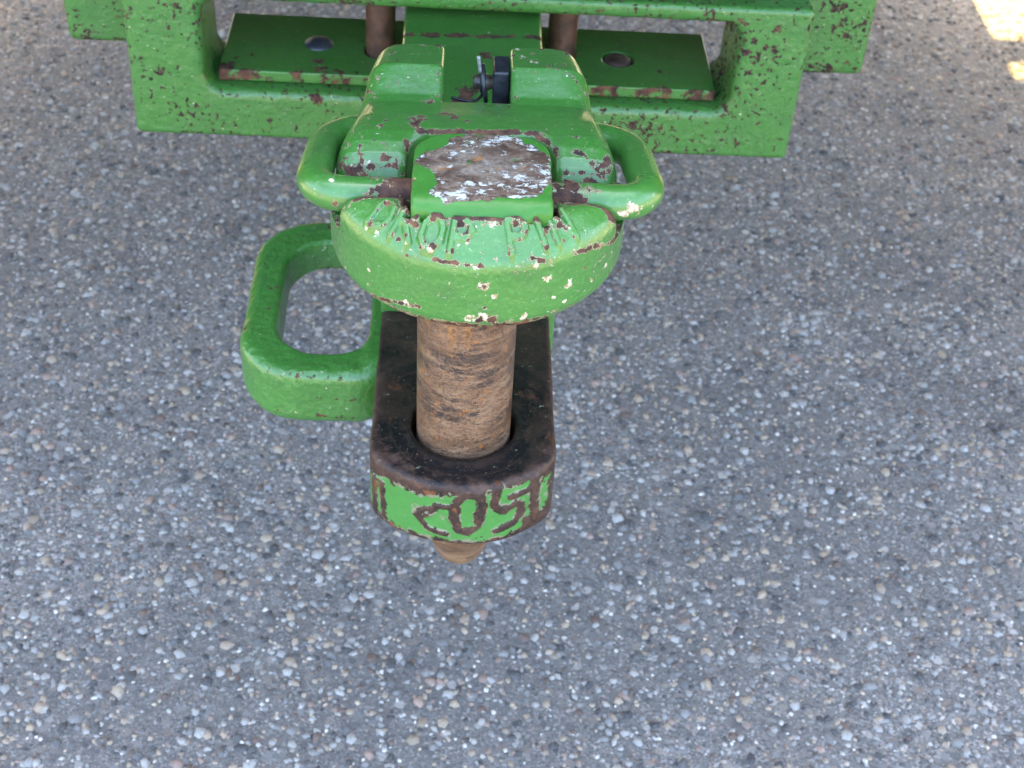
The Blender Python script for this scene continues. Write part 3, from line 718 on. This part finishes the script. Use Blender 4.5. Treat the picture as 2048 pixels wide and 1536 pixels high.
def head_sdf(p):
    x, y, z = p[:, 0], p[:, 1], p[:, 2]
    r = np.hypot(x - HC[0], np.minimum(y - HC[1], 0))
    d = r - .0705
    cone = (z - (.150 + (.0705 - r) * .80)) * .78
    d = smax(d, cone, .0050)
    low = ((.1165 - z) + (r - .0705)) * .7071
    d = smax(d, low, .003)
    d = smax(d, .1090 - z, .0015)
    d = smax(d, (z - (.1640 - .32 * (y + .0415))) * .95, .003)
    back = np.where(z > .1370, y + .0160, y - .030)
    d = smax(d, back, .006)
    notch = sd_rect2(x, y, .0045, .010, .0348, .0515, .008)
    d = smax(d, -np.maximum(notch, .128 - z), .0022)
    rod = np.hypot(y - ROD_Y, z - ROD_Z) - (ROD_R + .0012)
    d = smax(d, -rod, .002)
    d = smax(d, .024 - np.hypot(x, y), .001) 
    k = np.flatnonzero((np.abs(cone) < .004) & (y < -.02) & (np.abs(d) < .005))
    if len(k):
        d = d.copy(); t = np.clip((.0019 - let_d(x[k], y[k]).min(-1)) / .0011, 0, 1); d[k] -= .0018 * t * t * (3 - 2 * t)
    return d + .0005 * hash_noise(p, 60, 12, 2)
V, Q, N, E = net(head_sdf, (-.072, -.066, .104), (.079, .035, .172), .00062)
HEAD_W = [(0.0301, -0.0418, 0.162, 0.00174, 0.5), (-0.0451, -0.0373, 0.1544, 0.00176, 0.45), (-0.0406, -0.0405, 0.1534, 0.00088, 0.45), (-0.0317, -0.0466, 0.153, 0.00157, 0.52), (-0.0286, -0.0476, 0.1559, 0.00104, 0.5), (-0.0249, -0.0435, 0.1589, 0.0013, 0.5), (-0.0168, -0.0435, 0.1623, 0.00139, 0.55), (-0.0168, -0.0539, 0.1551, 0.00155, 0.5), (-0.0202, -0.0518, 0.1555, 0.00086, 0.45), (-0.0047, -0.0464, 0.1617, 0.00155, 0.58), (-0.0021, -0.0498, 0.1606, 0.00129, 0.55), (-0.0078, -0.0557, 0.1541, 0.0012, 0.5), (0.0198, -0.0448, 0.1615, 0.00138, 0.5), (0.0246, -0.0466, 0.1593, 0.00104, 0.45), (0.0321, -0.0469, 0.1577, 0.00095, 0.5), (0.0339, -0.0507, 0.1541, 0.00147, 0.55), (0.0392, -0.0402, 0.1585, 0.00131, 0.52), (0.0415, -0.0444, 0.1533, 0.00087, 0.5), (0.0455, -0.0422, 0.1538, 0.00123, 0.52), (0.0445, -0.0389, 0.1575, 0.00088, 0.45), (-0.028, -0.0521, 0.1484, 0.00104, 0.45), (-0.0464, -0.0398, 0.1217, 0.00117, 0.5), (0.006, -0.0604, 0.1389, 0.00225, 0.42), (0.0048, -0.0604, 0.1195, 0.00309, 0.5), (0.011, -0.06, 0.1194, 0.00353, 0.5), (0.0068, -0.0605, 0.1263, 0.0014, 0.42), (0.066, -0.0223, 0.1189, 0.0013, 0.45), (0.0679, -0.0186, 0.1203, 0.00111, 0.42), (0.0166, -0.0593, 0.1329, 0.00079, 0.42), (-0.0026, -0.0603, 0.1357, 0.00069, 0.42), (0.0522, -0.041, 0.1358, 0.00107, 0.42), (-0.061, -0.0186, 0.1351, 0.00092, 0.4), (0.0626, -0.0256, 0.1502, 0.00126, 0.45), (0.0436, -0.039, 0.1578, 0.00088, 0.45), (-0.0381, -0.0296, 0.1598, 0.00141, 0.45), (-0.0345, -0.0313, 0.1622, 0.00106, 0.45)]
HEAD_L = [([(-0.0512, -0.0193, 0.1555), (-0.0449, -0.0206, 0.1572), (-0.0372, -0.0207, 0.1573), (-0.0319, -0.0217, 0.1577), (-0.0287, -0.0351, 0.1623)], 0.00149, 0.52), ([(-0.0278, -0.0372, 0.1618), (-0.0247, -0.0406, 0.162)], 0.00104, 0.5), ([(-0.0164, -0.0422, 0.1638), (-0.0069, -0.0444, 0.1644), (0.0017, -0.0429, 0.1634), (0.0108, -0.0427, 0.1632), (0.0282, -0.0407, 0.1631)], 0.00122, 0.5), ([(0.0393, -0.0203, 0.1505), (0.0434, -0.0229, 0.1582), (0.0519, -0.0205, 0.1572), (0.0594, -0.0187, 0.1547), (0.0636, -0.0224, 0.1512), (0.0689, -0.0096, 0.137)], 0.00167, 0.52), ([(-0.0159, -0.0565, 0.1496), (-0.0047, -0.0587, 0.1495)], 0.00103, 0.5), ([(-0.0038, -0.0589, 0.1492), (0.0056, -0.0595, 0.1487)], 0.00095, 0.42), ([(0.028, -0.0544, 0.15), (0.032, -0.0535, 0.1484)], 0.00121, 0.45), ([(0.0449, -0.0463, 0.1479), (0.0552, -0.0379, 0.1454), (0.0655, -0.0236, 0.1388), (0.0701, -0.0129, 0.136)], 0.00111, 0.42), ([(-0.0457, -0.039, 0.1161), (-0.039, -0.0459, 0.1183), (-0.0307, -0.0516, 0.1214), (-0.0226, -0.0555, 0.1219)], 0.00106, 0.4), ([(-0.0416, -0.0426, 0.1159), (-0.0391, -0.0434, 0.1144)], 0.00072, 0.42), ([(-0.0255, -0.0484, 0.1111), (-0.0139, -0.0522, 0.1105), (-0.0056, -0.0559, 0.1124), (0.0033, -0.0554, 0.1114), (0.0116, -0.0551, 0.1116), (0.0208, -0.0535, 0.1117), (0.0295, -0.0502, 0.1115), (0.0361, -0.0502, 0.1144)], 0.00215, 0.52), ([(0.0366, -0.0496, 0.114), (0.0466, -0.0442, 0.1157), (0.0546, -0.0378, 0.1175)], 0.00082, 0.36)]
HEAD_P = [(0.0086, -0.0451, 0.1623, 0.00242, 0.4), (-0.0458, -0.0405, 0.1307, 0.00098, 0.5), (0.006, -0.0604, 0.1389, 0.00225, 0.42), (0.0109, -0.0602, 0.1334, 0.00139, 0.5), (0.0348, -0.0532, 0.1383, 0.0021, 0.46), (0.0452, -0.0469, 0.1311, 0.00267, 0.46), (0.0382, -0.0515, 0.1264, 0.00142, 0.46), (0.0597, -0.0324, 0.1263, 0.002, 0.42), (0.0569, -0.0359, 0.1255, 0.00145, 0.42), (0.0631, -0.0275, 0.1278, 0.00164, 0.42), (-0.0325, -0.0505, 0.1249, 0.0008, 0.6), (0.0252, -0.0572, 0.1199, 0.00177, 0.42), (0.044, -0.0478, 0.1217, 0.00116, 0.42), (-0.0381, -0.0464, 0.1175, 0.00198, 0.42), (-0.0289, -0.0526, 0.1216, 0.00231, 0.42), (-0.0457, -0.0381, 0.1151, 0.00145, 0.42), (0.0083, -0.0604, 0.1218, 0.00352, 0.46), (0.0013, -0.0604, 0.1199, 0.00229, 0.42), (0.029, -0.0551, 0.1476, 0.00173, 0.36), (0.0022, -0.0595, 0.1486, 0.00206, 0.38), (0.0074, -0.0595, 0.1484, 0.00138, 0.38), (0.0486, -0.0439, 0.147, 0.00211, 0.4), (0.0591, -0.0335, 0.1437, 0.00197, 0.38), (-0.0578, -0.0251, 0.1204, 0.00074, 0.5), (-0.0535, -0.0293, 0.1158, 0.00064, 0.5), (-0.0487, -0.0359, 0.1164, 0.00064, 0.5), (0.0662, -0.0221, 0.1324, 0.0011, 0.4), (-0.0621, -0.0148, 0.1369, 0.0011, 0.36), (-0.0424, -0.0407, 0.151, 0.00158, 0.38), (-0.029, -0.0496, 0.1531, 0.00139, 0.36), (-0.0177, -0.0547, 0.154, 0.00189, 0.4), (-0.0015, -0.0527, 0.1564, 0.0012, 0.36), (-0.047, -0.0367, 0.1512, 0.00106, 0.45), (0.0207, -0.0575, 0.1485, 0.00086, 0.4)]
#WEAR_HEAD
wear = np.maximum(spots(V, HEAD_W, 1.15), lines(V, HEAD_L, 1.45))
wear = np.maximum(wear, .46 * np.clip((.1195 - V[:, 2]) / .004, 0, 1) * np.clip(1.45 - np.abs(V[:, 0] - .008) / .040, 0, 1))   # scuffed lower rim
at = {'edge': E, 'wear': wear, 'pale': spots(V, HEAD_P, 1.5)}
ld = let_d(V[:, 0], V[:, 1])
ids = np.where((ld.min(-1) < .0017) & (V[:, 2] > .149) & (V[:, 1] < -.02) & (N[:, 2] > .2), ld.argmin(-1), -1)
fid = ids[Q]; fid = np.where((fid == fid[:, :1]).all(1), fid[:, 0], -1)
head = split_parts(V, Q, N, at, fid, -1, 'head', M_head, pin)
for k in range(7): split_parts(V, Q, N, at, fid, k, 'raised_letter', M_head, head)
pr = fine_profile([(0, -.1010), (.008, -.1003), (.0112, -.0985), (.0138, -.0940), (.0235, -.0660), (.0249, -.0600), (.0250, -.055), (.0250, .135), (0, .135)], .003)
Vv, Qq = lathe(pr, 96)
Vv[:, :2] *= (1 + .006 * hash_noise(Vv, 60, 21, 2))[:, None]
new_mesh('shaft', Vv, Qq, M_pin, pin, auto=50)
def block_sdf(p):
    x, y, z = p[:, 0], p[:, 1], p[:, 2]
    back = sd_rect2(x, y, .0045, -.0120, .0316, .0312, .0165)
    front = sd_rect2(x, y, .0045, -.0240, .0316, .0165, .0025)
    pl = np.minimum(back, front)
    d = smax(pl, z - .1680, .0022)
    d = np.maximum(d, .132 - z)
    ch = (z - .1680 + (-.0365 - y) * .8) * .78         # the front edge is ground down to a slope
    d = smax(d, ch, .003)
    d = smax(d, -(np.hypot(y - ROD_Y, z - ROD_Z) - ROD_R), .001)
    dent = .0006 * hash_noise(p, 150, 15, 3) + .0007 * hash_noise(p, 60, 16, 2)
    return d + dent
V, Q, N, E = net(block_sdf, (-.030, -.046, .130), (.039, .022, .171), .0008)
W_POLY = [(-.0235, .0005), (-.0205, .0030), (-.0145, .0045), (-.0125, .0095), (-.0080, .0170), (.0100, .0185), (.0210, .0165), (.0300, .0085), (.0360, .0000), (.0370, -.0200), (.0330, -.0270), (.0280, -.0335), (.0150, -.0335), (.0000, -.0370), (-.0130, -.0365), (-.0185, -.0300), (-.0150, -.0250), (-.0170, -.0200), (-.0195, -.0120), (-.0260, -.0080)]
worn = np.clip(-sd_poly(V[:, 0], V[:, 1], W_POLY) / .0025, -1, 1); worn = np.where(V[:, 2] > .1635, worn, -1)
new_mesh('pin_top', V, Q, M_block, pin, {'edge': E, 'worn': worn}, N)
P = [(.0045, ROD_Y, ROD_Z), (-.0755, ROD_Y, ROD_Z), (-.0720, .0650, .1375), (-.045, .0680, .1370)]
L = resample(round_path(P, .019, 12), .0025)
P = [(.0045, ROD_Y, ROD_Z), (.0852, ROD_Y, ROD_Z), (.0800, .0650, .1375), (.05, .0680, .1370)]
R_ = resample(round_path(P, .019, 12), .0025)
path = np.concatenate([L[::-1], R_[1:]])
Vb, Fb = tube(path, ROD_R, 28)
Vb = Vb + (hash_noise(Vb, 60, 31, 2) * .0006)[:, None]
mid = np.clip(1 - (np.abs(Vb[:, 0] - .0045) - .046) / .014, 0, 1) * (Vb[:, 1] < .012)
BAIL_W = [(0.0746, -0.0116, 0.1475, 0.00275, 0.35), (0.0875, -0.0015, 0.1438, 0.00205, 0.6), (0.085, -0.0047, 0.1492, 0.00129, 0.5), (-0.0745, -0.0047, 0.1426, 0.00148, 0.6), (-0.0625, -0.0121, 0.1459, 0.00137, 0.6), (-0.0659, -0.0099, 0.1426, 0.00074, 0.5), (-0.0545, -0.0079, 0.1553, 0.00128, 0.45), (0.0688, -0.0127, 0.1458, 0.00183, 0.45)]
BAIL_P = [(0.0736, -0.0117, 0.1486, 0.00421, 0.6), (0.0787, -0.0096, 0.149, 0.00202, 0.6), (0.0712, -0.0121, 0.145, 0.00202, 0.5), (0.0743, -0.0106, 0.1512, 0.0011, 0.5), (0.0853, -0.005, 0.1466, 0.00167, 0.5), (-0.0763, -0.0011, 0.1521, 0.00111, 0.5), (-0.0654, -0.0053, 0.1552, 0.00064, 0.5), (-0.0613, -0.0068, 0.1554, 0.00073, 0.45), (0.0872, 0.0029, 0.1524, 0.00074, 0.6), (-0.0756, -0.0045, 0.1436, 0.00093, 0.4), (0.0659, -0.0081, 0.1551, 0.00091, 0.45), (0.065, -0.0102, 0.1538, 0.00073, 0.45), (-0.0678, -0.0091, 0.1426, 0.00166, 0.36), (0.0894, 0.0012, 0.1481, 0.00093, 0.36)]
#WEAR_BAIL
wear = np.maximum(mid * .75, spots(Vb, BAIL_W))
new_mesh('handle', Vb, Fb, M_bail, pin, {'edge': np.zeros(len(Vb)), 'wear': wear, 'pale': spots(Vb, BAIL_P, 1.35)}, None)

# ------------------------------------------------------------------ the little retaining pin with its washer and clip
RX, RY, RZ = .0105, .108, .1446
rp = thing('retaining_pin', 'small black cross pin with washer and bent wire clip in the slot', 'clip pin', (RX, RY, RZ))
Vv, Qq = lathe([(0, -.0104), (.0032, -.0104), (.0040, -.0096), (.0040, -.0018), (.0036, -.0014), (.0036, .0005), (0, .0005)], 32, (RX, RY, RZ), 'x')
new_mesh('shank', Vv, Qq, M_brass, rp, auto=45)
Vv, Qq = lathe([(.0036, -.0054), (.0100, -.0054), (.0103, -.0050), (.0103, -.0039), (.0100, -.0035), (.0036, -.0035)], 40, (RX, RY, RZ), 'x')
ang = -.13; c_, s_ = math.cos(ang), math.sin(ang); q = Vv - np.array([RX, RY, RZ]); Vv = np.stack([q[:, 0] * c_ + q[:, 2] * s_, q[:, 1], -q[:, 0] * s_ + q[:, 2] * c_], -1) + np.array([RX, RY, RZ])
new_mesh('washer', Vv, Qq, M_black, rp, auto=45)
def lug_sdf(p):
    return sd_box(p, (.0147, RY, RZ), (.0043, .0092, .0110), .0014) + .0003 * hash_noise(p, 160, 3, 2)
V, Q, N, E = net(lug_sdf, (.008, RY - .013, RZ - .015), (.021, RY + .013, RZ + .015), .0008)
new_mesh('lug', V, Q, M_black, rp, None, N)
W = resample(round_path([(.0036, RY - .004, .1530), (.0052, RY - .0050, .1478), (.0054, RY - .0054, .1395), (.0002, RY - .0048, .1350), (-.0112, RY - .0040, .1370)], .0032, 6), .0006)
Vv, Fv = tube(W, .00085, 10); clip = new_mesh('clip', Vv, Fv, M_wire, rp)
t_ = np.linspace(0, 4 * np.pi, 60); W = np.stack([.0040 + .0016 * t_ / (4 * np.pi), RY + .0049 * np.sin(t_), RZ + .0049 * np.cos(t_)], -1)
Vv, Fv = tube(W, .00085, 8); new_mesh('coil', Vv, Fv, M_wire, clip)
W = resample(np.array([(.0024, RY - .003, .1612), (.0037, RY - .004, .1526)]), .001)
Vv, Fv = tube(W, .0010, 10); new_mesh('cut_end', Vv, Fv, M_wiretip, clip)

# ------------------------------------------------------------------ unseen tractor whose shade the hitch stands in, its bulk sized for it
tr = thing('tractor', 'green tractor above and beyond the hitch, out of the picture', 'tractor', (0, 2.0, GZ))
Z = lambda h: GZ + h
def tbox(nm, b, m, bev=.03): return box(nm, b, m, tr, bev, 3)
tbox('rear_housing', (-.42, .42, .56, 2.2, .16, 1.05), M_dark, .05)
tbox('shade_shaft_shield', (-.36, .36, .06, .62, .50, .52), M_dark, .006)  # unseen plate, drawn out rearward and kept dark to shade the hitch's top faces
for s in (-1, 1):
    tbox('shade_lift_arm', (s * .47 - .035, s * .47 + .035, -.22, .95, .52, .64), M_tract, .01)  # unseen arms added to block sky light from the sides
tbox('chassis', (-.46, .46, 2.1, 5.2, .0, 1.0), M_tract, .05)
tbox('blocker_front_axle', (-.95, .95, 4.2, 4.6, -.25, .15), M_tract, .05)  # unseen, added to keep bright ground out of the strap's reflection
tbox('blocker_front_weight', (-.55, .55, 5.2, 5.6, -.28, .6), M_dark, .05)  # unseen mass added to block the bright horizon mirrored in the strap
tbox('shade_fuel_tank', (-.745, .745, 1.55, 3.55, .22, .9), M_dark, .02)  # unseen; its width is set to draw the edge of the sunlit ground
tbox('cab', (-.72, .72, .55, 3.2, .9, 2.1), M_dark, .03)
tbox('bonnet', (-.42, .42, 3.2, 5.6, 1.0, 1.75), M_tract, .1)
for s in (-1, 1):
    Vv, Qq = lathe([(.1, -.08), (.17, 0), (.17, .55), (.1, .6)], 24, (0, 0, 0), 'x'); Vv = Vv * np.array([s, 1, 1]) + np.array([s * .33, 1.35, Z(.93)])
    new_mesh('axle', Vv, Qq, M_tract, tr, auto=40)
    w = lathe([(.48, -.25), (.80, -.29), (.88, -.26), (.93, -.16), (.935, 0), (.93, .16), (.88, .26), (.80, .29), (.48, .25)], 72, (0, 0, 0), 'x')
    tyre = new_mesh('tyre', w[0] + np.array([s * 1.33, 1.35, Z(.94)]), w[1], M_rubber, tr, auto=50)
    w = lathe([(0, .02), (.16, .02), (.2, -.1), (.44, -.12), (.48, -.24), (.50, -.25), (.50, .25), (.48, .24), (.44, .0), (.2, .06), (0, .06)], 48, (0, 0, 0), 'x')
    new_mesh('rim', w[0] + np.array([s * 1.33, 1.35, Z(.94)]), w[1], M_yellow, tyre, auto=40)
    w = lathe([(.3, -.2), (.55, -.22), (.6, -.15), (.61, 0), (.6, .15), (.55, .22), (.3, .2)], 48, (0, 0, 0), 'x')
    new_mesh('tyre', w[0] + np.array([s * 1.15, 4.4, Z(.61)]), w[1], M_rubber, tr, auto=50)  # unseen front tyre, added to block sunlit ground from the strap's reflection
    fb = [(.72, 1.65, .15, 2.345, .90, .92), (.72, .747, 2.34, 2.40, .90, .92), (.72, 1.65, 2.395, 2.46, .90, .92), (1.60, 1.66, .15, 2.46, .60, .92)]  # unseen slabs; their front edge and gap are shaped to make the sun patches
    fb = [(min(s * a, s * b), max(s * a, s * b), c, d, e, f) for a, b, c, d, e, f in fb]
    V, Fs = bm_arrays(box_bm(fb, .004, 1)); new_mesh('shade_gap_fender', V, Fs, M_tract, tr, auto=35)
